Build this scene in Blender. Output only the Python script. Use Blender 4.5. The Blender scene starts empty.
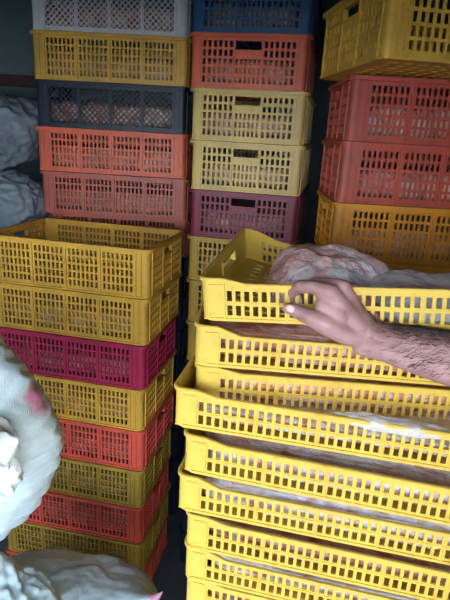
import bpy, bmesh, math, random
from mathutils import Vector, Matrix, noise
R = math.radians
C = bpy.context.scene.collection
sc = bpy.context.scene

# ------------------------------------------------------------------ materials
def nt(m):
    m.use_nodes = True
    n = m.node_tree
    return n, n.nodes['Principled BSDF']
def ramp(n, src, stops):
    r = n.nodes.new('ShaderNodeValToRGB')
    e = r.color_ramp.elements
    while len(e) < len(stops): e.new(0.5)
    for el, (p, c) in zip(e, stops):
        el.position = p; el.color = (*c, 1)
    n.links.new(src, r.inputs[0]); return r.outputs[0]
def nz(n, scale, detail=3, coord='Object', dist=0, vec=None):
    t = n.nodes.new('ShaderNodeTexNoise')
    t.inputs['Scale'].default_value = scale; t.inputs['Detail'].default_value = detail
    t.inputs['Distortion'].default_value = dist
    if vec is None:
        co = n.nodes.new('ShaderNodeTexCoord'); vec = co.outputs[coord]
    n.links.new(vec, t.inputs['Vector']); return t.outputs['Fac']
def bump(n, b, src, s=0.3, d=0.002):
    k = n.nodes.new('ShaderNodeBump'); k.inputs['Strength'].default_value = s; k.inputs['Distance'].default_value = d
    n.links.new(src, k.inputs['Height']); n.links.new(k.outputs[0], b.inputs['Normal'])
def mix(n, fac, a, b_):
    m = n.nodes.new('ShaderNodeMixRGB')
    for k, v in ((0, fac), (1, a), (2, b_)):
        if hasattr(v, 'links'): n.links.new(v, m.inputs[k])
        else: m.inputs[k].default_value = v if k == 0 else (*v, 1)
    return m.outputs[0]
def plastic(name, col, dirt=0.25, rough=0.42, trans=0.0):
    m = bpy.data.materials.new(name); n, b = nt(m)
    d = tuple(c * (1 - dirt) + 0.12 * dirt * 0.5 for c in col)
    f = ramp(n, nz(n, 9, 5), [(0.35, d), (0.62, col)])
    grime = ramp(n, nz(n, 45, 4), [(0.30, tuple(c * 0.72 for c in col)), (0.42, (1, 1, 1))])
    mm = n.nodes.new('ShaderNodeMixRGB'); mm.blend_type = 'MULTIPLY'; mm.inputs[0].default_value = 0.35 if dirt else 0
    n.links.new(f, mm.inputs[1]); n.links.new(grime, mm.inputs[2])
    n.links.new(mm.outputs[0], b.inputs['Base Color'])
    b.inputs['Roughness'].default_value = rough
    b.inputs['Specular IOR Level'].default_value = 0.4
    bump(n, b, nz(n, 60, 2), 0.15, 0.001)
    return m
M = {
 'yellow': plastic('yellow_plastic', (0.80, 0.47, 0.065)),
 'bright_yellow': plastic('bright_yellow_plastic', (0.76, 0.525, 0.085), 0.10),
 'light_yellow': plastic('light_yellow_plastic', (0.74, 0.54, 0.17)),
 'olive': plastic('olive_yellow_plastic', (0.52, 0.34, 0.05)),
 'amber': plastic('amber_plastic', (0.76, 0.32, 0.025)),
 'orange': plastic('orange_red_plastic', (0.80, 0.15, 0.07)),
 'red': plastic('red_plastic', (0.86, 0.13, 0.085)),
 'brick': plastic('brick_red_plastic', (0.52, 0.085, 0.055)),
 'magenta': plastic('magenta_plastic', (0.52, 0.025, 0.10)),
 'maroon': plastic('maroon_plastic', (0.24, 0.02, 0.06)),
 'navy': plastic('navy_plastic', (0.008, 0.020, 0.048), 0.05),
 'dusty': plastic('dusty_red_plastic', (0.50, 0.115, 0.075)),
 'blue': plastic('blue_plastic', (0.02, 0.10, 0.24)),
 'white': plastic('white_plastic', (0.78, 0.76, 0.78), 0.1),
}
def meat_mat(name, stops, rough=0.28, scale=26):
    m = bpy.data.materials.new(name); n, b = nt(m)
    c = ramp(n, nz(n, scale, 4, dist=0.6), stops)
    n.links.new(c, b.inputs['Base Color'])
    b.inputs['Roughness'].default_value = rough
    b.inputs['Coat Weight'].default_value = 0.5; b.inputs['Coat Roughness'].default_value = 0.15
    b.inputs['Subsurface Weight'].default_value = 0.0
    bump(n, b, nz(n, 55, 5, dist=1.5), 0.8, 0.006)
    return m
M['meat'] = meat_mat('pink_meat_in_film', [(0.34, (0.32, 0.09, 0.06)), (0.48, (0.66, 0.30, 0.22)), (0.60, (0.62, 0.48, 0.48)), (0.72, (0.80, 0.74, 0.78))])
M['meat_orange'] = meat_mat('orange_meat_in_film', [(0.32, (0.60, 0.18, 0.08)), (0.46, (0.92, 0.45, 0.28)), (0.58, (0.90, 0.66, 0.58)), (0.68, (0.95, 0.92, 0.95))])
M['meat_pale'] = meat_mat('pale_meat_in_film', [(0.30, (0.50, 0.20, 0.17)), (0.42, (0.75, 0.50, 0.48)), (0.52, (0.82, 0.76, 0.80)), (0.66, (0.95, 0.95, 1.0))])
M['meat_warm'] = meat_mat('warm_meat_in_film', [(0.34, (0.30, 0.10, 0.06)), (0.48, (0.60, 0.30, 0.22)), (0.60, (0.64, 0.44, 0.38)), (0.72, (0.75, 0.62, 0.60))])
M['bag_big'] = meat_mat('crumpled_film_over_meat', [(0.30, (0.42, 0.18, 0.16)), (0.45, (0.66, 0.43, 0.42)), (0.56, (0.64, 0.55, 0.58)), (0.70, (0.85, 0.82, 0.88))], 0.3, 14)
# clear film
m = bpy.data.materials.new('clear_plastic_film'); n, b = nt(m)
b.inputs['Base Color'].default_value = (0.88, 0.9, 0.95, 1); b.inputs['Roughness'].default_value = 0.18
b.inputs['Alpha'].default_value = 0.55; b.inputs['Coat Weight'].default_value = 0.6
bump(n, b, nz(n, 40, 5, dist=2), 0.9, 0.006); M['film'] = m
# skin
m = bpy.data.materials.new('skin'); n, b = nt(m)
c = ramp(n, nz(n, 22, 5), [(0.3, (0.27, 0.13, 0.125)), (0.5, (0.39, 0.215, 0.21)), (0.7, (0.50, 0.29, 0.28))])
n.links.new(c, b.inputs['Base Color']); b.inputs['Roughness'].default_value = 0.5
b.inputs['Subsurface Weight'].default_value = 0.08; b.inputs['Subsurface Radius'].default_value = (0.012, 0.004, 0.002)
bump(n, b, nz(n, 130, 6), 0.35, 0.002); M['skin'] = m
m = bpy.data.materials.new('nail'); n, b = nt(m); b.inputs['Base Color'].default_value = (0.85, 0.50, 0.46, 1); b.inputs['Roughness'].default_value = 0.25; M['nail'] = m
m = bpy.data.materials.new('dark_hair'); n, b = nt(m); b.inputs['Base Color'].default_value = (0.018, 0.012, 0.010, 1); b.inputs['Roughness'].default_value = 0.55; M['hair'] = m
m = bpy.data.materials.new('grey_cotton'); n, b = nt(m); b.inputs['Base Color'].default_value = (0.12, 0.13, 0.16, 1); b.inputs['Roughness'].default_value = 0.9
bump(n, b, nz(n, 300, 2), 0.3, 0.001); M['cotton'] = m

def sack_mat(name, base, dark, prints=(), wave=220):
    """woven polypropylene; prints = list of (centre, radius, colour) in object coordinates"""
    m = bpy.data.materials.new(name); n, b = nt(m)
    co = n.nodes.new('ShaderNodeTexCoord')
    c = ramp(n, nz(n, 7, 5, dist=0.8), [(0.32, dark), (0.58, base)])
    for ce, r, col in prints:
        vm = n.nodes.new('ShaderNodeVectorMath'); vm.operation = 'DISTANCE'; vm.inputs[1].default_value = ce
        wob = n.nodes.new('ShaderNodeTexNoise'); wob.inputs['Scale'].default_value = 18; n.links.new(co.outputs['Object'], wob.inputs['Vector'])
        n.links.new(co.outputs['Object'], vm.inputs[0])
        ad = n.nodes.new('ShaderNodeMath'); ad.operation = 'MULTIPLY_ADD'; ad.inputs[1].default_value = 0.05; n.links.new(wob.outputs['Fac'], ad.inputs[0]); n.links.new(vm.outputs['Value'], ad.inputs[2])
        mp = n.nodes.new('ShaderNodeMapRange'); mp.inputs['From Min'].default_value = r + 0.025; mp.inputs['From Max'].default_value = r + 0.008
        n.links.new(ad.outputs[0], mp.inputs['Value'])
        c = mix(n, mp.outputs[0], c, col)
    n.links.new(c, b.inputs['Base Color']); b.inputs['Roughness'].default_value = 0.5
    w = n.nodes.new('ShaderNodeTexWave'); w.inputs['Scale'].default_value = wave; n.links.new(co.outputs['Object'], w.inputs['Vector'])
    ad = n.nodes.new('ShaderNodeMath'); ad.operation = 'MULTIPLY_ADD'; ad.inputs[1].default_value = 0.15
    n.links.new(w.outputs['Fac'], ad.inputs[0]); n.links.new(nz(n, 24, 5, dist=1), ad.inputs[2])
    bump(n, b, ad.outputs[0], 0.45, 0.008)
    return m

def surf(name, a, b_, scale=4, rough=0.85, bs=0.4):
    m = bpy.data.materials.new(name); n, b = nt(m)
    n.links.new(ramp(n, nz(n, scale, 6), [(0.3, a), (0.7, b_)]), b.inputs['Base Color'])
    b.inputs['Roughness'].default_value = rough
    bump(n, b, nz(n, scale * 12, 4), bs, 0.003); return m

# ------------------------------------------------------------------ mesh tools
def mesh_from(bm, name, smooth=False):
    me = bpy.data.meshes.new(name)
    bmesh.ops.recalc_face_normals(bm, faces=bm.faces)
    bm.to_mesh(me); bm.free()
    if smooth:
        for p in me.polygons: p.use_smooth = True
    me.materials.append(None)
    return me
def link(name, me, mat, parent=None):
    o = bpy.data.objects.new(name, me); C.objects.link(o)
    o.parent = parent
    o.material_slots[0].link = 'OBJECT'; o.material_slots[0].material = mat
    return o
def bx(bm, x0, x1, y0, y1, z0, z1, T=None):
    vs = [Vector((x, y, z)) for x in (x0, x1) for y in (y0, y1) for z in (z0, z1)]
    if T: vs = [T(v) for v in vs]
    v = [bm.verts.new(p) for p in vs]
    for f in ((0, 1, 3, 2), (4, 6, 7, 5), (0, 4, 5, 1), (2, 3, 7, 6), (0, 2, 6, 4), (1, 5, 7, 3)):
        bm.faces.new([v[i] for i in f])
def plate(bm, xs, zs, filled, P):
    vd = {}
    def V(i, j, s):
        k = (i, j, s)
        if k not in vd: vd[k] = bm.verts.new(P(xs[i], zs[j], s))
        return vd[k]
    nx, nzz = len(xs) - 1, len(zs) - 1
    F = [[filled(i, j) for j in range(nzz)] for i in range(nx)]
    for i in range(nx):
        for j in range(nzz):
            if not F[i][j]: continue
            bm.faces.new((V(i, j, 0), V(i + 1, j, 0), V(i + 1, j + 1, 0), V(i, j + 1, 0)))
            bm.faces.new((V(i, j, 1), V(i, j + 1, 1), V(i + 1, j + 1, 1), V(i + 1, j, 1)))
            for di, dj, a, b_ in ((-1, 0, (i, j), (i, j + 1)), (1, 0, (i + 1, j + 1), (i + 1, j)), (0, -1, (i + 1, j), (i, j)), (0, 1, (i, j + 1), (i + 1, j + 1))):
                ii, jj = i + di, j + dj
                if 0 <= ii < nx and 0 <= jj < nzz and F[ii][jj]: continue
                bm.faces.new((V(*a, 0), V(*a, 1), V(*b_, 1), V(*b_, 0)))
def cols(x0, x1, n, frac=0.58, pad=0.5):
    """knots of n holes between x0 and x1 -> list of (a,b)"""
    p = (x1 - x0) / n
    return [(x0 + p * (k + 0.5 - frac / 2), x0 + p * (k + 0.5 + frac / 2)) for k in range(n)]
def side_T(q, L, S):
    """frame of wall q: 0 front (-y), 1 right (+x), 2 back, 3 left. local (u along wall, v inward, z)"""
    a = q * math.pi / 2
    d = (S if q % 2 == 0 else L) / 2
    ca, sa = math.cos(a), math.sin(a)
    def T(p):
        x, y = p[0], p[1] - d
        return Vector((ca * x - sa * y, sa * x + ca * y, p[2]))
    return T
def corner_piece(L, S, sx, sy, r, z0, z1, t, ribs=True):
    bm = bmesh.new(); cx, cy = sx * (L / 2 - r), sy * (S / 2 - r)
    n = 5; ring = []
    for k in range(n + 1):
        a = k / n * math.pi / 2; dx, dy = math.cos(a) * sx, math.sin(a) * sy
        ring.append([bm.verts.new((cx + dx * rr, cy + dy * rr, z)) for rr, z in ((r, z0), (r, z1), (r - t, z1), (r - t, z0))])
    for a, b_ in zip(ring, ring[1:]):
        for i in range(4): bm.faces.new((a[i], b_[i], b_[(i + 1) % 4], a[(i + 1) % 4]))
    bm.faces.new(ring[0]); bm.faces.new(ring[-1][::-1])
    return bm
def perim(L, S, r, step=0.02):
    pts = []
    for sx, sy, a0 in ((1, -1, -90), (1, 1, 0), (-1, 1, 90), (-1, -1, 180)):
        for k in range(6):
            a = R(a0 + 18 * k)
            pts.append(((sx * (L / 2 - r) + r * math.cos(a)), (sy * (S / 2 - r) + r * math.sin(a)), math.cos(a), math.sin(a)))
    out = []
    for i, p in enumerate(pts):
        q = pts[(i + 1) % len(pts)]
        out.append(p)
        d = math.hypot(q[0] - p[0], q[1] - p[1])
        if d > 0.05:
            n = int(d / step)
            for k in range(1, n): out.append((p[0] + (q[0] - p[0]) * k / n, p[1] + (q[1] - p[1]) * k / n, p[2], p[3]))
    return out
def rim_ring(L, S, r, ztop, h, w, out=0.0):
    """closed band swept round the crate; ztop(x,y)"""
    bm = bmesh.new(); ring = []
    for x, y, nx, ny in perim(L, S, r):
        zt = ztop(x, y)
        ring.append([bm.verts.new((x + nx * o, y + ny * o, z)) for o, z in ((out, zt - h), (out + 0.0, zt - 0.0015), (out - 0.0015, zt), (out - w, zt), (out - w, zt - h))])
    for a, b_ in zip(ring, ring[1:] + ring[:1]):
        for i in range(5): bm.faces.new((a[i], b_[i], b_[(i + 1) % 5], a[(i + 1) % 5]))
    return bm
def lattice_base(L, S, t, nx, ny, z0=0.0):
    bm = bmesh.new()
    def kn(a, n):
        k = [-a / 2]; p = (a - 0.05) / n
        for c0, c1 in cols(-a / 2 + 0.025, a / 2 - 0.025, n, 0.55): k += [c0, c1]
        return k + [a / 2]
    xs, ys = kn(L, nx), kn(S, ny)
    plate(bm, xs, ys, lambda i, j: not (i % 2 == 1 and j % 2 == 1), lambda x, y, s: Vector((x, y, z0 + (t if s else 0))))
    return bm

# ------------------------------------------------------------------ deep crate kit
def deep_kit(L, S, H, style='slots'):
    parts = []
    w, t, r = 0.0105, 0.0035, 0.016
    Lb, Sb = L - 2 * w, S - 2 * w
    zr = [H * 0.09 + (H * 0.80) * k / 5 for k in range(6)]
    zs = [0.0]
    for k in range(5):
        p = zr[1] - zr[0]; zs += [zr[k] + p * 0.14, zr[k] + p * 0.86]
    zs.append(H - 0.004)
    def long_wall(q):
        bm = bmesh.new(); T = side_T(q, Lb, Sb)
        x0, x1 = -Lb / 2 + 0.045, Lb / 2 - 0.045; pw = (x1 - x0) / 4; g = 0.0065
        xs = [-Lb / 2 + r]; hole = []
        if style == 'slots':
            for k in range(4):
                a, b_ = x0 + pw * k + g, x0 + pw * (k + 1) - g
                for c0, c1 in cols(a, b_, 7, 0.55): xs += [c0, c1]
            xs.append(Lb / 2 - r)
            plate(bm, xs, zs, lambda i, j: not (i % 2 == 1 and j % 2 == 1), lambda x, z, s: T((x, t * s, z)))
        else:
            for k in range(4): xs += [x0 + pw * k + g, x0 + pw * (k + 1) - g]
            xs.append(Lb / 2 - r); zz = [0, 0.016, H - 0.022, H - 0.004]
            plate(bm, xs, zz, lambda i, j: not (i % 2 == 1 and j == 1), lambda x, z, s: T((x, t * s, z)))
            for k in range(4):                                    # diagonal lattice inside each panel
                a, b_ = x0 + pw * k + g, x0 + pw * (k + 1) - g; lo, hi = zz[1], zz[2]; hh = hi - lo
                for sg in (1, -1):
                    n = 11; sp = (b_ - a + hh) / n
                    for q2 in range(1, n):
                        c = a - hh + q2 * sp                       # x at z=lo (for sg=1)
                        s0 = max(0, (a - c)); s1 = min(hh, b_ - c)
                        if s1 - s0 < 0.004: continue
                        z_a, z_b = (lo + s0, lo + s1) if sg == 1 else (hi - s0, hi - s1)
                        xa, xb = c + s0, c + s1; hw = 0.0026
                        y0 = 0.0004 if sg == 1 else 0.0007
                        vs = [bm.verts.new(T((x + ox, y, z))) for (x, z) in ((xa, z_a), (xb, z_b)) for ox in (-hw, hw) for y in (y0, y0 + 0.003)]
                        for f in ((0, 1, 3, 2), (4, 6, 7, 5), (0, 4, 5, 1), (2, 3, 7, 6), (0, 2, 6, 4), (1, 5, 7, 3)): bm.faces.new([vs[i] for i in f])
        for k in range(5):                                        # upright ribs
            xc = x0 + pw * k
            bx(bm, xc - 0.0028, xc + 0.0028, -0.0035, 0, 0.002, H - 0.010, T)
        for xc in (-Lb / 2 + 0.026, Lb / 2 - 0.026): bx(bm, xc - 0.0015, xc + 0.0015, -0.003, 0, 0.002, H - 0.010, T)
        bx(bm, -Lb / 2 + r, Lb / 2 - r, -0.003, 0, 0.0, 0.006, T)
        return bm
    def end_wall(q):
        bm = bmesh.new(); T = side_T(q, Lb, Sb)
        x0, x1 = -Sb / 2 + 0.036, Sb / 2 - 0.036; W = x1 - x0; a = x0 + W * 0.345; b_ = x1 - W * 0.345
        xs = [-Sb / 2 + r]; kind = ['solid']
        for c0, c1 in cols(x0, a, 6, 0.55): xs += [c0, c1]; kind += ['h', 'solid']
        xs.append(a + 0.004); kind.append('c')
        for c0, c1 in cols(a + 0.004, b_ - 0.004, 6, 0.55): xs += [c0, c1]; kind += ['ch', 'c']
        xs.append(b_ - 0.004); kind.append('solid')
        for c0, c1 in cols(b_, x1, 6, 0.55): xs += [c0, c1]; kind += ['h', 'solid']
        xs.append(Sb / 2 - r)
        def fl(i, j):
            k = kind[i]; row = j % 2 == 1
            if k == 'h': return not row
            if k in ('c', 'ch') and j >= 8: return j not in (8, 9)
            if k == 'ch': return not (row and j <= 5)
            return True
        plate(bm, xs, zs, fl, lambda x, z, s: T((x, t * s, z)))
        for xc in (x0 - 0.004, a, b_, x1 + 0.004): bx(bm, xc - 0.0025, xc + 0.0025, -0.0035, 0, 0.002, H - 0.010, T)
        bx(bm, -Sb / 2 + r, Sb / 2 - r, -0.003, 0, 0.0, 0.006, T)
        hb = bmesh.new()                                          # rolled grip round the hand hole
        z0, z1 = zs[8], zs[10]
        bx(hb, a + 0.001, b_ - 0.001, -0.0042, 0.009, z0 - 0.005, z0, T)
        bx(hb, a + 0.001, b_ - 0.001, -0.0042, 0.009, z1, z1 + 0.004, T)
        bx(hb, a + 0.001, a + 0.005, -0.0042, 0.009, z0, z1, T); bx(hb, b_ - 0.005, b_ - 0.001, -0.0042, 0.009, z0, z1, T)
        return bm, hb
    for q in (0, 2): parts.append(('side_wall', mesh_from(long_wall(q), 'side_wall')))
    for q in (1, 3):
        a, h = end_wall(q); parts.append(('end_wall', mesh_from(a, 'end_wall'))); parts.append(('hand_grip', mesh_from(h, 'hand_grip')))
    for sx in (1, -1):
        for sy in (1, -1): parts.append(('corner_post', mesh_from(corner_piece(Lb, Sb, sx, sy, r, 0, H - 0.004, t), 'corner_post')))
    parts.append(('rim', mesh_from(rim_ring(L, S, r + w, lambda x, y: H, 0.012, w + 0.003), 'rim')))
    parts.append(('base', mesh_from(lattice_base(Lb - 0.006, Sb - 0.006, 0.004, 16, 10), 'base')))
    return parts

# ------------------------------------------------------------------ shallow crate kit
HC, HL = 0.074, 0.0655
def shallow_kit(L, S, warp=None, HL=HL):
    parts = []; t, r, w = 0.0032, 0.016, 0.004
    Lb, Sb = L - 2 * w, S - 2 * w
    def prof(x):
        d = L / 2 - abs(x)
        if d < 0.048: return HC
        if d < 0.076: 
            k = (d - 0.048) / 0.028; k = k * k * (3 - 2 * k); return HC + (HL - HC) * k
        return HL
    def long_wall(q):
        bm = bmesh.new(); T = side_T(q, Lb, Sb)
        x0, x1 = -Lb / 2 + 0.040, Lb / 2 - 0.040; pw = (x1 - x0) / 5
        xs = [-Lb / 2 + r]; hc = []
        for k in range(5):
            for c0, c1 in cols(x0 + pw * k + 0.0012, x0 + pw * (k + 1) - 0.0012, 7, 0.60):
                for e in (c0, c1): xs.append(e)
        xs.append(Lb / 2 - r)
        holes = {(round(xs[i], 5)) for i in range(1, len(xs) - 1, 2)}
        allx = sorted(set([round(v, 5) for v in xs] + [round(s * (L / 2 - d), 5) for s in (1, -1) for d in (0.0485, 0.0575, 0.068, 0.0765)]))
        def inhole(i):
            m_ = (allx[i] + allx[i + 1]) / 2
            return any(xs[k] - 1e-6 < m_ < xs[k + 1] + 1e-6 for k in range(1, len(xs) - 1, 2))
        ih = [inhole(i) for i in range(len(allx) - 1)]
        zs = [0, 0.0095, 0.0270, 0.0345, 0.0520, 1.0]
        plate(bm, allx, zs, lambda i, j: not (ih[i] and j in (1, 3)), lambda x, z, s: T((x, t * s, z if z < 1 else prof(x) - 0.003)))
        for k in range(6):
            xc = x0 + pw * k; bx(bm, xc - 0.0012, xc + 0.0012, -0.0022, 0, 0.002, prof(xc) - 0.004, T)
        bx(bm, -Lb / 2 + r, Lb / 2 - r, -0.0025, 0, 0.0, 0.005, T)
        bx(bm, -Lb / 2 + 0.036, Lb / 2 - 0.036, -0.0012, 0, 0.0292, 0.0322, T)
        for s in (1, -1):
            a, b_ = sorted((s * (Lb / 2 - r), s * (Lb / 2 - 0.040)))
            bx(bm, a, b_, -0.0022, 0, 0.060, 0.0625, T)
        return bm
    def end_wall(q):
        bm = bmesh.new(); T = side_T(q, Lb, Sb)
        xs = [-Sb / 2 + r, -0.055, 0.055, Sb / 2 - r]; zs = [0, 0.036, 0.056, HC - 0.003]
        plate(bm, xs, zs, lambda i, j: not (i == 1 and j == 1), lambda x, z, s: T((x, t * s, z)))
        for xc in [-Sb / 2 + 0.03 + k * (Sb - 0.06) / 8 for k in range(9)]:
            bx(bm, xc - 0.0012, xc + 0.0012, -0.0022, 0, 0.002, 0.034 if abs(xc) < 0.06 else HC - 0.006, T)
        hb = bmesh.new()
        bx(hb, -0.057, 0.057, -0.0025, 0.007, 0.033, 0.036, T); bx(hb, -0.057, 0.057, -0.0025, 0.007, 0.056, 0.059, T)
        for s in (-1, 1):
            a, b_ = sorted((s * 0.0575, s * 0.0545)); bx(hb, a, b_, -0.0025, 0.007, 0.036, 0.056, T)
        return bm, hb
    def fin(bm, n):
        if warp:
            bmesh.ops.subdivide_edges(bm, edges=[e for e in bm.edges if e.calc_length() > 0.09], cuts=6, use_grid_fill=True) if n != 'base' else None
            for v in bm.verts: v.co = warp(v.co)
        return mesh_from(bm, n)
    for q in (0, 2): parts.append(('side_wall', fin(long_wall(q), 'side_wall')))
    for q in (1, 3):
        a, h = end_wall(q); parts.append(('end_wall', fin(a, 'end_wall'))); parts.append(('hand_grip', fin(h, 'hand_grip')))
    for sx in (1, -1):
        for sy in (1, -1): parts.append(('corner_post', fin(corner_piece(Lb, Sb, sx, sy, r, 0, HC - 0.003, t), 'corner_post')))
    parts.append(('rim', fin(rim_ring(L, S, r + w, lambda x, y: prof(x) if abs(abs(y) - S / 2) < 0.02 else HC, 0.006, w + 0.002), 'rim')))
    parts.append(('base', fin(lattice_base(Lb - 0.006, Sb - 0.006, 0.003, 18, 12), 'base')))
    return parts

def crate(kit, mat, x, y, z, yaw, label, group=None, corner=(-1, -1), L=0.6, S=0.4, name='plastic_crate', cat='crate', rot=None, ztop=None):
    """corner (sx,sy) of the rim stands at x,y; z = base height"""
    c, s = math.cos(yaw), math.sin(yaw); dx, dy = corner[0] * L / 2, corner[1] * S / 2
    o = bpy.data.objects.new(name, None); C.objects.link(o)
    if rot is None:
        o.location = (x - (c * dx - s * dy), y - (s * dx + c * dy), z); o.rotation_euler = (0, 0, yaw)
    else:
        Rm = rot; p = Vector((x, y, ztop)) - Rm @ Vector((dx, dy, HC))
        o.matrix_world = Matrix.Translation(p) @ Rm.to_4x4()
    o.empty_display_size = 0.05
    o['label'] = label; o['category'] = cat
    if group: o['group'] = group
    for n, me in kit: link(n, me, mat, o)
    return o

def lump(name, sx, sy, sz, seed, amp=0.012, freq=14, e=0.3, sub=5, ridge=False):
    bm = bmesh.new(); bmesh.ops.create_icosphere(bm, subdivisions=sub, radius=1)
    off = Vector((seed * 3.7, seed * 1.3, seed * 2.1))
    for v in bm.verts:
        d = v.co.normalized()
        p = Vector([math.copysign(abs(c) ** e, c) for c in d]); 
        m_ = max(abs(c) for c in d); p = d.lerp(p, 0.9)
        q = Vector((p.x * sx, p.y * sy, p.z * sz))
        nn = noise.noise(q * freq + off) + 0.5 * noise.noise(q * freq * 2.3 + off)
        if ridge: nn += 1.2 * (0.5 - abs(noise.noise(q * freq * 1.4 + off * 2))) + 0.6 * (0.4 - abs(noise.noise(q * freq * 3.5 + off)))
        v.co = q + d * (nn - (0.8 if e < 0.5 else 0)) * amp
        if v.co.z < -sz: v.co.z = -sz
    return mesh_from(bm, name, True)

# ------------------------------------------------------------------ stacks of deep crates
kitA = deep_kit(0.60, 0.40, 0.165); kitA_lat = deep_kit(0.594, 0.40, 0.165, 'lattice')
meat_deep = [lump('meat', 0.277, 0.180, 0.050, s, 0.010, 16, 0.3) for s in (1, 2)]
def fill(o, label, mat, variant=0, name='meat_bag', cat='bag of meat', zc=0.056, meshes=meat_deep, group=None, rz=0, dx=0, dy=0):
    a = link(name, meshes[variant % len(meshes)], mat)
    a.matrix_world = o.matrix_world if False else Matrix.Translation(o.location) @ o.rotation_euler.to_matrix().to_4x4() @ Matrix.Translation((dx, dy, zc)) @ Matrix.Rotation(rz, 4, 'Z')
    a['label'] = label; a['category'] = cat
    if group: a['group'] = group
    return a
PI = math.pi
# front left stack: its front right rim corner
FX = [(0, 'yellow', 'open empty yellow crate on top of the front left stack', None, 0.016),
      (0, 'yellow', 'second yellow crate of the front left stack, directly under the open empty one', 1, 0.009),
      (0, 'magenta', 'magenta crate in the front left stack', 1, 0.003),
      (0, 'yellow', 'yellow crate right under the magenta one in the front left stack', 1, -0.003),
      (0, 'red', 'red crate between two yellow ones, third under the two at the top left front', 1, 0.0),
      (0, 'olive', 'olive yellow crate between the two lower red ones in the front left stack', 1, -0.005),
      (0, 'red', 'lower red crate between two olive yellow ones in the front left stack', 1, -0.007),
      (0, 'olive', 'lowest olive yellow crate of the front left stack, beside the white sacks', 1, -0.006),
      (0, 'red', 'dark red bottom crate of the front left stack, just above the sack corner', 1, -0.009)]
FX[4] = (0, 'red', 'red crate between a yellow and an olive yellow one, front left stack', 1, 0.0)
yawF = -0.186
fr = (-0.859 + 0.613 * math.cos(yawF), 1.678 + 0.613 * math.sin(yawF))
jit = random.Random(4)
for k, (_, mt, lb, has, dx) in enumerate(FX):
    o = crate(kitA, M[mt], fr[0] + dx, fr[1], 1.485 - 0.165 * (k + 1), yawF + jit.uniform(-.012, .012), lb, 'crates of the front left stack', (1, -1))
    if has: fill(o, 'bagged pink meat in the %s crate down from the top of the front left stack' % 'first second third fourth fifth sixth seventh eighth ninth'.split()[k], M['meat'], k, group='bagged meat in the front left stack')
# middle tower, end walls to the front
MX = [(-1, 'blue', 'dark blue crate at the very top of the middle tower', -0.010),
      (0, 'orange', 'orange red crate with a hand slot under the blue one, middle tower', -0.011),
      (1, 'light_yellow', 'pale yellow crate directly under the orange red one in the middle tower', -0.003),
      (2, 'light_yellow', 'pale yellow crate resting on the maroon one in the middle tower', 0.002),
      (3, 'maroon', 'maroon crate in the middle tower', 0.004),
      (4, 'olive', 'dull yellow crate directly under the maroon one in the middle tower', 0.002),
      (5, 'olive', 'second dull yellow crate under the maroon one, middle tower', 0.006),
      (6, 'olive', 'third dull yellow crate under the maroon one, middle tower', 0.008)]
for k in range(7, 13): MX.append((k, 'navy', None, 0.008))  # unseen crates, coloured navy so the shaded gap beside them stays dark
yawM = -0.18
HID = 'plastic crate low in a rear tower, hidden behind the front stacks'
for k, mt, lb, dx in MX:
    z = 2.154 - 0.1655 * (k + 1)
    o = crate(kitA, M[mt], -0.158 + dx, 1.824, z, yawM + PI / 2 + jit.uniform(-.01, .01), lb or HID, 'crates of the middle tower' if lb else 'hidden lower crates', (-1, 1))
    if lb: fill(o, ('bagged meat inside the ' + lb.split(',')[0]).replace(' with a hand slot', '').replace(' in the middle tower', ''), M['meat_warm'], k, group='bagged meat in the middle tower')
# back left tower
BX = [(-1, 'white', 'white lattice crate on top of the back left tower', 'lat', -.003), (0, 'yellow', 'yellow crate between the white and the navy one, back left tower', 'a', -.003),
      (1, 'navy', 'navy blue lattice crate in the back left tower', 'lat', -.002), (2, 'orange', 'orange red crate directly under the navy one, back left tower', 'a', -.002),
      (3, 'dusty', 'dull red crate second under the navy one, behind the open yellow crate', 'a', .007)]
BX.append((4, 'dusty', 'dull red crate just behind the rim of the open yellow crate, back left tower', 'a', .007))
for k in range(5, 13): BX.append((k, 'navy', None, 'a', 0))  # hidden lower crates, dark colour stands in for shade between the stacks
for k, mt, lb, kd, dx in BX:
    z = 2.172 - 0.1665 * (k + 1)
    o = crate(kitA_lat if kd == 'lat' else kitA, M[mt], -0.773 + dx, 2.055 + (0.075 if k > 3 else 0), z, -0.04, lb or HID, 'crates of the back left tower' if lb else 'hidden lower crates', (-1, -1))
    if lb: fill(o, ('bagged meat inside the ' + lb.split(',')[0]).replace(' with a hand slot', '').replace(' in the middle tower', ''), M['meat_warm'], k, group='bagged meat in the back left tower')
# right tower
kitR = deep_kit(0.585, 0.385, 0.1665)
RX = [(0, 'red', 'upper red crate under the overhanging yellow one, right tower'), (1, 'red', 'lower red crate resting on the amber one, right tower'),
      (2, 'amber', 'amber yellow crate directly under the two red ones, right tower'), (3, 'amber', 'second amber crate under the red ones, half hidden by the near stack')]
for k in range(4, 12): RX.append((k, 'amber', None))
rdx = [0, -0.004, -0.006, 0.005]
for k, mt, lb in RX:
    if mt == 'red': mt = 'brick'
    z = 2.014 - 0.1675 * (k + 1)
    o = crate(kitR, M[mt], 0.296 + (rdx[k] if k < 4 else 0), 1.467, z, -0.023 + jit.uniform(-.01, .01), lb or HID, 'crates of the right tower' if lb else 'hidden lower crates', (-1, -1), L=0.585, S=0.385)
    if lb: fill(o, 'bagged meat inside the ' + lb.split(',')[0], M['meat'], k, group='bagged meat in the right tower')
kitT = deep_kit(0.66, 0.49, 0.175)
crate(kitT, M['yellow'], 0.300, 1.20, 2.018, 0.136, 'large yellow crate jutting forward on top of the right tower', None, (-1, -1), L=0.66, S=0.49)

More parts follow.
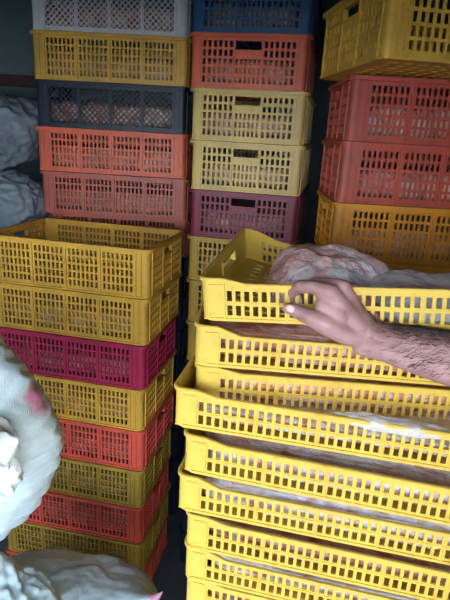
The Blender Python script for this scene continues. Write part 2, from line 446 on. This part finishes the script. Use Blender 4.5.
# ------------------------------------------------------------------ near stack of shallow crates
LS, SS = 0.60, 0.42
kitS = shallow_kit(LS, SS); kitLow = shallow_kit(LS, SS, None, 0.0595)
meat_sh = [lump('meat', 0.286, 0.197, 0.026, s, 0.006, 18, 0.22) for s in (5, 6, 7)]
meat_full = [lump('meat', 0.286, 0.197, 0.031, s, 0.0065, 18, 0.22) for s in (8, 9)]
def warp(v):
    k = max(0, (v.x + LS / 2) / LS); b_ = max(0, (v.y + SS / 2) / SS)
    return Vector((v.x, v.y - 0.12 * k * b_, v.z - 0.145 * k * b_))
kitW = shallow_kit(LS, SS, warp)
BY = M['bright_yellow']
# tilted top crate
yaw1 = R(-11.3)
rot1 = (Matrix.Rotation(yaw1, 3, 'Z') @ Matrix.Rotation(R(-5.0), 3, 'Y') @ Matrix.Rotation(R(2.6), 3, 'X'))
c1 = crate(kitW, BY, -0.048, 0.80, 0, 0, 'tilted shallow yellow crate on top of the near stack, gripped by the hand', 'shallow yellow crates of the near stack', (-1, -1), L=LS, S=SS, name='shallow_crate', rot=rot1, ztop=1.618)
SX = [(-0.051, .800, 1.536, -.06, 'second shallow yellow crate from the top of the near stack, right under the hand', meat_full, 'meat', .033),
      (-0.048, .800, 1.461, -.05, 'third shallow yellow crate, sunk into the one that juts out left', meat_sh, 'meat_orange', .030),
      (-0.082, .770, 1.434, -.19, 'shallow yellow crate jutting out furthest left in the near stack', None, 'meat_pale', .030),
      (-0.062, .755, 1.354, -.225, 'shallow yellow crate directly under the one that juts out left', meat_sh, 'meat_pale', .030),
      (-0.070, .755, 1.273, -.205, 'sixth shallow yellow crate from the top, film bulging along its front', meat_full, 'meat_pale', .033),
      (-0.053, .750, 1.195, -.21, 'shallow yellow crate seventh from the top of the near stack', meat_sh, 'meat', .030),
      (-0.053, .750, 1.124, -.215, 'shallow yellow crate eighth from the top of the near stack', meat_full, 'meat_pale', .033),
      (-0.049, .750, 1.053, -.21, 'lowest visible shallow yellow crate, at the bottom edge of the picture', meat_sh, 'meat', .030)]
meat_thin = [lump('meat', 0.286, 0.197, 0.016, 11, 0.004, 18, 0.22)]
ords = 'second third fourth fifth sixth seventh eighth ninth'.split()
for i, (x, y, zt, yw, lb, ms, mm, zc) in enumerate(SX):
    o = crate(kitLow if ms is meat_full else kitS, BY, x, y, zt - HC, yw, lb, 'shallow yellow crates of the near stack', (-1, -1), L=LS, S=SS, name='shallow_crate')
    fill(o, 'film-wrapped meat filling the %s shallow crate from the top, near stack' % ords[i], M[mm], i, zc=zc if ms else 0.024, meshes=ms or meat_thin, group='wrapped meat in the near stack')
z = 1.053 - HC
k = 0
while z > HC * 0.99:
    z -= 0.0753; k += 1
    crate(kitS, BY, -0.05 + 0.004 * (k % 3), .75, max(z, 0), -.21 + 0.01 * (k % 2), 'shallow yellow crate under the lowest visible one, below the picture edge', 'hidden shallow crates', (-1, -1), L=LS, S=SS, name='shallow_crate')
    if z < 0.05: break

# meat bags in the tilted crate
def free(name, me, mat, loc, rot, label, cat, group=None):
    o = link(name, me, mat); o.location = loc; o.rotation_euler = rot
    o['label'] = label; o['category'] = cat
    if group: o['group'] = group
    return o
free('meat_bag', lump('meat', 0.118, 0.105, 0.068, 21, 0.012, 13, 1.0, 6, True), M['bag_big'], (0.200, 0.935, 1.580), (R(2), R(6), R(-14)),
     'big crumpled bag of pink meat heaped in the tilted top crate behind the hand', 'bag of meat')
free('meat_bag', lump('meat', 0.13, 0.085, 0.035, 23, 0.009, 13, 0.6, 6, True), M['film'], (0.375, 0.835, 1.590), (R(2), R(-3), R(-10)),
     'clear plastic bag lying in the right end of the tilted top crate', 'plastic bag')
free('meat_bag', lump('meat', 0.12, 0.08, 0.026, 24, 0.006, 15, 0.5, 5, True), M['meat'], (0.375, 0.835, 1.577), (R(2), R(-3), R(-10)),
     'meat showing pink inside the clear bag at the right end of the tilted top crate', 'meat')
free('plastic_film', lump('film', 0.10, 0.012, 0.008, 27, 0.004, 26, 0.6, 5, True), M['film'], (0.285, 0.714, 1.4175), (0, R(1), R(-10.9)),
     'whitish plastic film spilling over the front of the crate that juts out left', 'plastic film')

# ------------------------------------------------------------------ sacks
def sack(name, loc, r, seed, mat, label, group=None, rot=(0, 0, 0), tips=(), e=0.75, pleat=None, amp=0.02, freq=6, sub=6):
    bm = bmesh.new(); bmesh.ops.create_icosphere(bm, subdivisions=sub, radius=1)
    off = Vector((seed * 2.3, seed * 5.1, seed))
    for v in bm.verts:
        d = v.co.normalized(); p = Vector([math.copysign(abs(c) ** e, c) for c in d]).lerp(d, 0.35)
        q = Vector((p.x * r[0], p.y * r[1], p.z * r[2]))
        for tp, c0, sg in tips:
            wgt = math.exp(-((q - Vector(c0)).length / sg) ** 2); q = q.lerp(Vector(tp), wgt * 0.95)
        nn = noise.noise(q * freq + off) + 0.45 * (0.5 - abs(noise.noise(q * freq * 2.2 + off))) * 2 + 0.3 * noise.noise(q * freq * 6 + off)
        q = q + d * nn * amp
        if pleat:
            pc, ax, na, pa = pleat
            w_ = q - Vector(pc); ang = math.atan2(w_.z, w_.x); rr = w_.length
            q += d * pa * math.sin(ang * na + 2 * noise.noise(q * 9)) * min(1, rr / 0.12) * (0.6 + 0.4 * noise.noise(q * 12))
        v.co = q
    me = mesh_from(bm, name, True)
    o = free(name, me, mat, loc, rot, label, 'sack', group)
    return o
pinkc = (0.75, 0.28, 0.42)
S_top = sack_mat('white_woven_sack', (0.82, 0.96, 1.0), (0.70, 0.88, 1.0), [((0.222, 0.0, 0.105), 0.040, pinkc)])  # white sack with the bluish daylight mixed into its base colour
up = sack('woven_sack', (-0.562, 0.86, 1.245), (0.248, 0.21, 0.29), 3, S_top, 'bright white pleated woven sack with a pink print, bulging in from the left edge', tips=(), e=1.4, pleat=((0.10, -0.17, 0.01), 0, 30, 0.0070), amp=0.010, freq=5)
m = surf('white_liner', (0.90, 0.98, 1.0), (0.95, 1.0, 1.0), 20, 0.6); 
pf = link('torn_flap', lump('flap', 0.095, 0.045, 0.070, 31, 0.026, 16, 0.8, 6, True), m, up); pf.location = (0.130, -0.165, 0.035); pf.rotation_euler = (0, R(-25), R(25))
S_b = sack_mat('skylight_tinted_woven_sack', (0.78, 0.94, 1.0), (0.68, 0.88, 1.0), [((0.29, -0.03, 0.15), 0.034, (0.72, 0.36, 0.50))])  # blue cast of the skylight is painted into this sack's colour
sack('woven_sack', (-0.42, 1.09, 0.515), (0.275, 0.20, 0.120), 5, S_b, 'pale woven sack lying at the bottom left with a pinkish pointed corner', tips=(((0.295, -0.03, 0.165), (0.22, -0.05, 0.07), 0.075),), amp=0.014, freq=8, rot=(0, R(1), 0))
S_c = sack_mat('bright_woven_sack', (0.80, 0.96, 1.0), (0.64, 0.84, 0.95), [((0.08, -0.13, 0.10), 0.03, pinkc)])  # cool daylight tint included in the base colour here too
sack('woven_sack', (-0.56, 0.86, 0.755), (0.20, 0.15, 0.11), 7, S_c, 'crumpled bright sack in the bottom left corner, under the bulging white one', amp=0.030, freq=11)
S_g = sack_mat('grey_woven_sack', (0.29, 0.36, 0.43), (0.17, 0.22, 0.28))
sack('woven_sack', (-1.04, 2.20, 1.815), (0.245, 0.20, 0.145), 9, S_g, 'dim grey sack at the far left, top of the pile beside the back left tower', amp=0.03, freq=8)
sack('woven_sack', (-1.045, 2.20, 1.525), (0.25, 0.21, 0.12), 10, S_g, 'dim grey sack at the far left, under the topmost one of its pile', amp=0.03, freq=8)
for k in range(5):
    sack('woven_sack', (-1.05, 2.20, 0.13 + k * 0.265), (0.25, 0.21, 0.125), 12 + k, S_g, 'grey sack low in the far left pile, hidden behind the front left stack', 'hidden sacks', amp=0.02, sub=4)
for k in range(2):
    sack('woven_sack', (-0.50, 1.0, 0.10 + k * 0.19), (0.32, 0.30, 0.09), 22 + k, S_b, 'pale sack under the bottom left sacks, below the picture edge', 'hidden sacks under the pale ones', amp=0.02, sub=4)
sack('woven_sack', (-0.72, 0.90, 0.955), (0.20, 0.15, 0.10), 29, S_c, 'white sack wedged between the bulging one and the bottom left one', amp=0.02)

# ------------------------------------------------------------------ the arm
def capsule(bm, a, b_, ra, rb, n=14, flat=None):
    a, b_ = Vector(a), Vector(b_); ax = (b_ - a); L = ax.length; ax.normalize()
    u = ax.orthogonal().normalized(); w_ = ax.cross(u)
    rings = []
    prof = [(-ra * math.cos(t), ra * math.sin(t)) for t in [i * PI / 2 / 5 for i in range(1, 6)]] + [(L + rb * math.sin(t), rb * math.cos(t)) for t in [i * PI / 2 / 5 for i in range(0, 5)]]
    for h, r_ in prof:
        rings.append([bm.verts.new(a + ax * h + (u * math.cos(2 * PI * k / n) + w_ * math.sin(2 * PI * k / n)) * r_) for k in range(n)])
    for p, q in zip(rings, rings[1:]):
        for k in range(n): bm.faces.new((p[k], p[(k + 1) % n], q[(k + 1) % n], q[k]))
    bm.faces.new(rings[0][::-1]); bm.faces.new(rings[-1])
def chain(bm, pts):
    for (p, r_), (q, s) in zip(pts, pts[1:]): capsule(bm, p, q, r_, s)
bm = bmesh.new()
fing = {
 'index': [((0.160, 0.744, 1.622), .0142), ((0.134, 0.752, 1.627), .0112), ((0.116, 0.762, 1.625), .0100), ((0.105, 0.782, 1.606), .0088), ((0.114, 0.790, 1.580), .0074)],
 'middle': [((0.180, 0.757, 1.627), .0142), ((0.147, 0.785, 1.626), .0102), ((0.132, 0.802, 1.602), .0090), ((0.140, 0.806, 1.570), .0076)],
 'ring': [((0.200, 0.772, 1.619), .0138), ((0.174, 0.802, 1.620), .0098), ((0.162, 0.820, 1.593), .0086), ((0.170, 0.820, 1.565), .0072)],
 'little': [((0.216, 0.784, 1.602), .0130), ((0.199, 0.812, 1.598), .0086), ((0.191, 0.826, 1.573), .0075), ((0.199, 0.825, 1.548), .0064)],
}
wr = {'index': (0.2092, 0.737, 1.570), 'middle': (0.217, 0.745, 1.563), 'ring': (0.2256, 0.755, 1.554), 'little': (0.2327, 0.765, 1.545)}
for f, pts in fing.items():
    chain(bm, [(wr[f], .0180)] + pts)
thumb = [((0.215, 0.737, 1.556), .019), ((0.188, 0.734, 1.562), .0185), ((0.157, 0.729, 1.575), .0165), ((0.127, 0.733, 1.587), .0128), ((0.105, 0.740, 1.593), .0104), ((0.097, 0.743, 1.5945), .0090)]
chain(bm, thumb)
chain(bm, [((0.163, 0.738, 1.598), .013), ((0.190, 0.742, 1.580), .018), ((0.222, 0.742, 1.560), .021)])
chain(bm, [((0.219, 0.782, 1.603), .015), ((0.236, 0.755, 1.560), .022)])
chain(bm, [((0.150, 0.742, 1.604), .013), ((0.175, 0.738, 1.590), .018)])
chain(bm, [((0.172, 0.745, 1.610), .014), ((0.212, 0.747, 1.575), .021)])
# wrist and forearm: two bones side by side widening to the elbow
for dz, rw, rf in ((0.012, .0215, .030), (-0.010, .0215, .030)):
    chain(bm, [((0.222, 0.739, 1.553 + dz * .8), rw), ((0.250, 0.732, 1.549 + dz * .7), rw), ((0.30, 0.716, 1.5445 + dz), .0255), ((0.355, 0.695, 1.540 + dz), rf + .001), ((0.41, 0.675, 1.538 + dz), .035), ((0.46, 0.662, 1.540 + dz), .037), ((0.500, 0.655, 1.545), .036)])
chain(bm, [((0.500, 0.655, 1.545), .038), ((0.545, 0.60, 1.60), .042), ((0.60, 0.53, 1.70), .046)])
me = bpy.data.meshes.new('arm'); bm.to_mesh(me); bm.free(); me.materials.append(None)
arm = link('person', me, M['skin'])
rm = arm.modifiers.new('remesh', 'REMESH'); rm.mode = 'VOXEL'; rm.voxel_size = 0.0022; rm.use_smooth_shade = True
sm = arm.modifiers.new('smooth', 'SMOOTH'); sm.factor = 0.6; sm.iterations = 7
arm['label'] = 'person reaching in from the right, bare hairy forearm, hand gripping the top crate'
arm['category'] = 'person'
dg = bpy.context.evaluated_depsgraph_get(); dg.update()
ev = arm.evaluated_get(dg); me2 = bpy.data.meshes.new_from_object(ev)
arm.modifiers.clear(); arm.data = me2
for p in me2.polygons: p.use_smooth = True
if not me2.materials: me2.materials.append(None)
arm.material_slots[0].link = 'OBJECT'; arm.material_slots[0].material = M['skin']
# thumb nail
bm = bmesh.new(); bmesh.ops.create_uvsphere(bm, u_segments=14, v_segments=8, radius=1)
for v in bm.verts: v.co = Vector((v.co.x * .0078, v.co.y * .0022, v.co.z * .0058))
nl = link('fingernail', mesh_from(bm, 'fingernail', True), M['nail'], arm); nl.location = (0.100, 0.7325, 1.5970); nl.rotation_euler = (R(-18), R(20), R(-12))
# hairs on the forearm and the back of the hand
rnd = random.Random(7); bm = bmesh.new(); polys = me2.polygons; verts = me2.vertices; N = len(polys)
cnt = 0; tries = 0
while cnt < 4200 and tries < 160000:
    tries += 1; p = polys[rnd.randrange(N)]; c = p.center
    if c.x < 0.20 or c.x > 0.50: continue
    n_ = p.normal
    top = n_.z * 0.75 + n_.y * 0.25
    dens = (0.10 + max(0, top) ** 1.2 * 0.95) * (1 if c.x > 0.26 else max(0, (c.x - 0.20) / 0.06) * 0.5)
    if n_.y > 0.75 or n_.z < -0.35: continue
    if rnd.random() > dens: continue
    cnt += 1
    along = (Vector((-0.75, 0.15, -0.1)) + Vector((rnd.uniform(-.4, .4), rnd.uniform(-.4, .4), rnd.uniform(-.7, .3)))).normalized()
    tng = (along - n_ * along.dot(n_)).normalized(); ln = rnd.uniform(.006, .015); w0 = 0.00030
    bn = n_.cross(tng); pr = None
    for k in range(4):
        s = k / 3; q = c + tng * ln * s + n_ * (ln * 0.38 * math.sin(s * 1.9)) - n_ * 0.0003; ww = w0 * (1 - 0.8 * s)
        cur = [bm.verts.new(q + bn * ww), bm.verts.new(q - bn * ww), bm.verts.new(q + n_ * ww * 1.5)]
        if pr:
            for a in range(3): bm.faces.new((pr[a], pr[(a + 1) % 3], cur[(a + 1) % 3], cur[a]))
        pr = cur
hr = link('arm_hair', mesh_from(bm, 'arm_hair'), M['hair'], arm); hr['kind'] = 'stuff'
# short sleeve round the upper arm
bm = bmesh.new(); a = Vector((0.535, 0.612, 1.585)); b_ = Vector((0.615, 0.512, 1.727)); ax = (b_ - a).normalized(); u = ax.orthogonal().normalized(); w_ = ax.cross(u)
rings = []
for h, r_ in [(0.0, .056), (0.0, .060), (.04, .061), (.09, .059), (.14, .061), (.19, .060), (.19, .02)]:
    rings.append([bm.verts.new(a + ax * h + (u * math.cos(2 * PI * k / 28) + w_ * math.sin(2 * PI * k / 28)) * (r_ + (.002 * math.sin(k * 1.7 + h * 40) if .01 < h < .18 else 0))) for k in range(28)])
for p, q in zip(rings, rings[1:]):
    for k in range(28): bm.faces.new((p[k], p[(k + 1) % 28], q[(k + 1) % 28], q[k]))
link('sleeve', mesh_from(bm, 'sleeve', True), M['cotton'], arm)

# ------------------------------------------------------------------ the room
def struct(name, x0, x1, y0, y1, z0, z1, mat):
    bm = bmesh.new(); bx(bm, x0, x1, y0, y1, z0, z1); o = link(name, mesh_from(bm, name), mat); o['kind'] = 'structure'; return o
XL, XR, YB, YF, ZC = -1.5, 1.35, 2.80, -0.22, 2.75
fl = surf('dark_wet_concrete', (0.10, 0.14, 0.18), (0.16, 0.20, 0.25), 5, 0.6)
wl = surf('teal_painted_wall', (0.13, 0.20, 0.22), (0.18, 0.25, 0.27), 3, 0.8)
wd = surf('dark_plaster', (0.05, 0.05, 0.06), (0.08, 0.08, 0.09), 3, 0.9)
tr = surf('dark_maroon_wood', (0.05, 0.02, 0.025), (0.08, 0.03, 0.035), 6, 0.6)
gr = surf('street_concrete', (0.12, 0.12, 0.12), (0.18, 0.18, 0.18), 2, 0.9)
struct('floor', XL, XR, YF, YB, -0.10, 0.0, fl)
struct('ground', -9, 9, -14, YF, -0.10, 0.0, gr)
struct('wall_left', XL - 0.12, XL, YF, YB, 0, ZC, wl)
struct('wall_right', XR, XR + 0.12, YF, YB, 0, ZC, wd)
struct('wall_back', XL - 0.12, XR + 0.12, YB, YB + 0.12, 0, ZC, wl)
struct('ceiling', XL - 0.12, XR + 0.12, YF, YB + 0.12, ZC, ZC + 0.12, wd)
LINT = 2.0  # unseen door head, set low to steepen the light falloff with height
DL, DR = -1.30, 0.50  # sides of the unseen opening, placed to shape light on sacks and stacks
struct('wall_front', XL - 0.12, XR + 0.12, YF - 0.12, YF, LINT, ZC + 0.12, wd)
struct('wall_front', XL - 0.12, DL, YF - 0.12, YF, 0, LINT, wd)
struct('wall_front', DR, XR + 0.12, YF - 0.12, YF, 0, LINT, wd)
struct('trim_1', XL, -0.2, YB - 0.05, YB, 2.02, 2.075, tr)

# ------------------------------------------------------------------ light
w = bpy.data.worlds.new('World'); sc.world = w; w.use_nodes = True; n = w.node_tree
bg = n.nodes['Background']
tc = n.nodes.new('ShaderNodeTexCoord'); sp = n.nodes.new('ShaderNodeSeparateXYZ'); n.links.new(tc.outputs['Generated'], sp.inputs[0])
cr = n.nodes.new('ShaderNodeValToRGB'); n.links.new(sp.outputs['Z'], cr.inputs[0])
for pos_, col_ in ((0.20, (0.84, 0.92, 1.0, 1)), (0.36, (0.58, 0.68, 0.80, 1)), (0.52, (0.28, 0.36, 0.48, 1))):
    el_ = cr.color_ramp.elements.new(pos_); el_.color = col_
cr.color_ramp.elements[0].color = (0.88, 0.95, 1, 1); cr.color_ramp.elements[-1].color = (0.10, 0.13, 0.18, 1)
n.links.new(cr.outputs[0], bg.inputs[0]); bg.inputs[1].default_value = 9.6
sd = bpy.data.lights.new('sun', 'SUN'); so = bpy.data.objects.new('sun', sd); C.objects.link(so)
sd.energy = 0.0; sd.angle = R(20)

# ------------------------------------------------------------------ camera
f, p, r = 510.0, R(17.8), R(3.29)
cp, sp_ = math.cos(p), math.sin(p); c, s = math.cos(r), math.sin(r)
Rv, Fv, Dv = Vector((1, 0, 0)), Vector((0, cp, -sp_)), Vector((0, -sp_, -cp))
ex = c * Rv - s * Dv; ed = s * Rv + c * Dv
cd = bpy.data.cameras.new('camera'); co = bpy.data.objects.new('camera', cd); C.objects.link(co)
cd.sensor_fit = 'VERTICAL'; cd.sensor_height = 24; cd.lens = f / 600 * 24; cd.clip_start = 0.02
mt = Matrix((( ex.x, -ed.x, -Fv.x, 0), (ex.y, -ed.y, -Fv.y, 0), (ex.z, -ed.z, -Fv.z, 1.84), (0, 0, 0, 1)))
co.matrix_world = mt
sc.camera = co
sc.view_settings.view_transform = 'Standard'; sc.view_settings.look = 'None'; sc.view_settings.gamma = 1; sc.view_settings.use_curve_mapping = False
sc.view_settings.exposure = 0.0
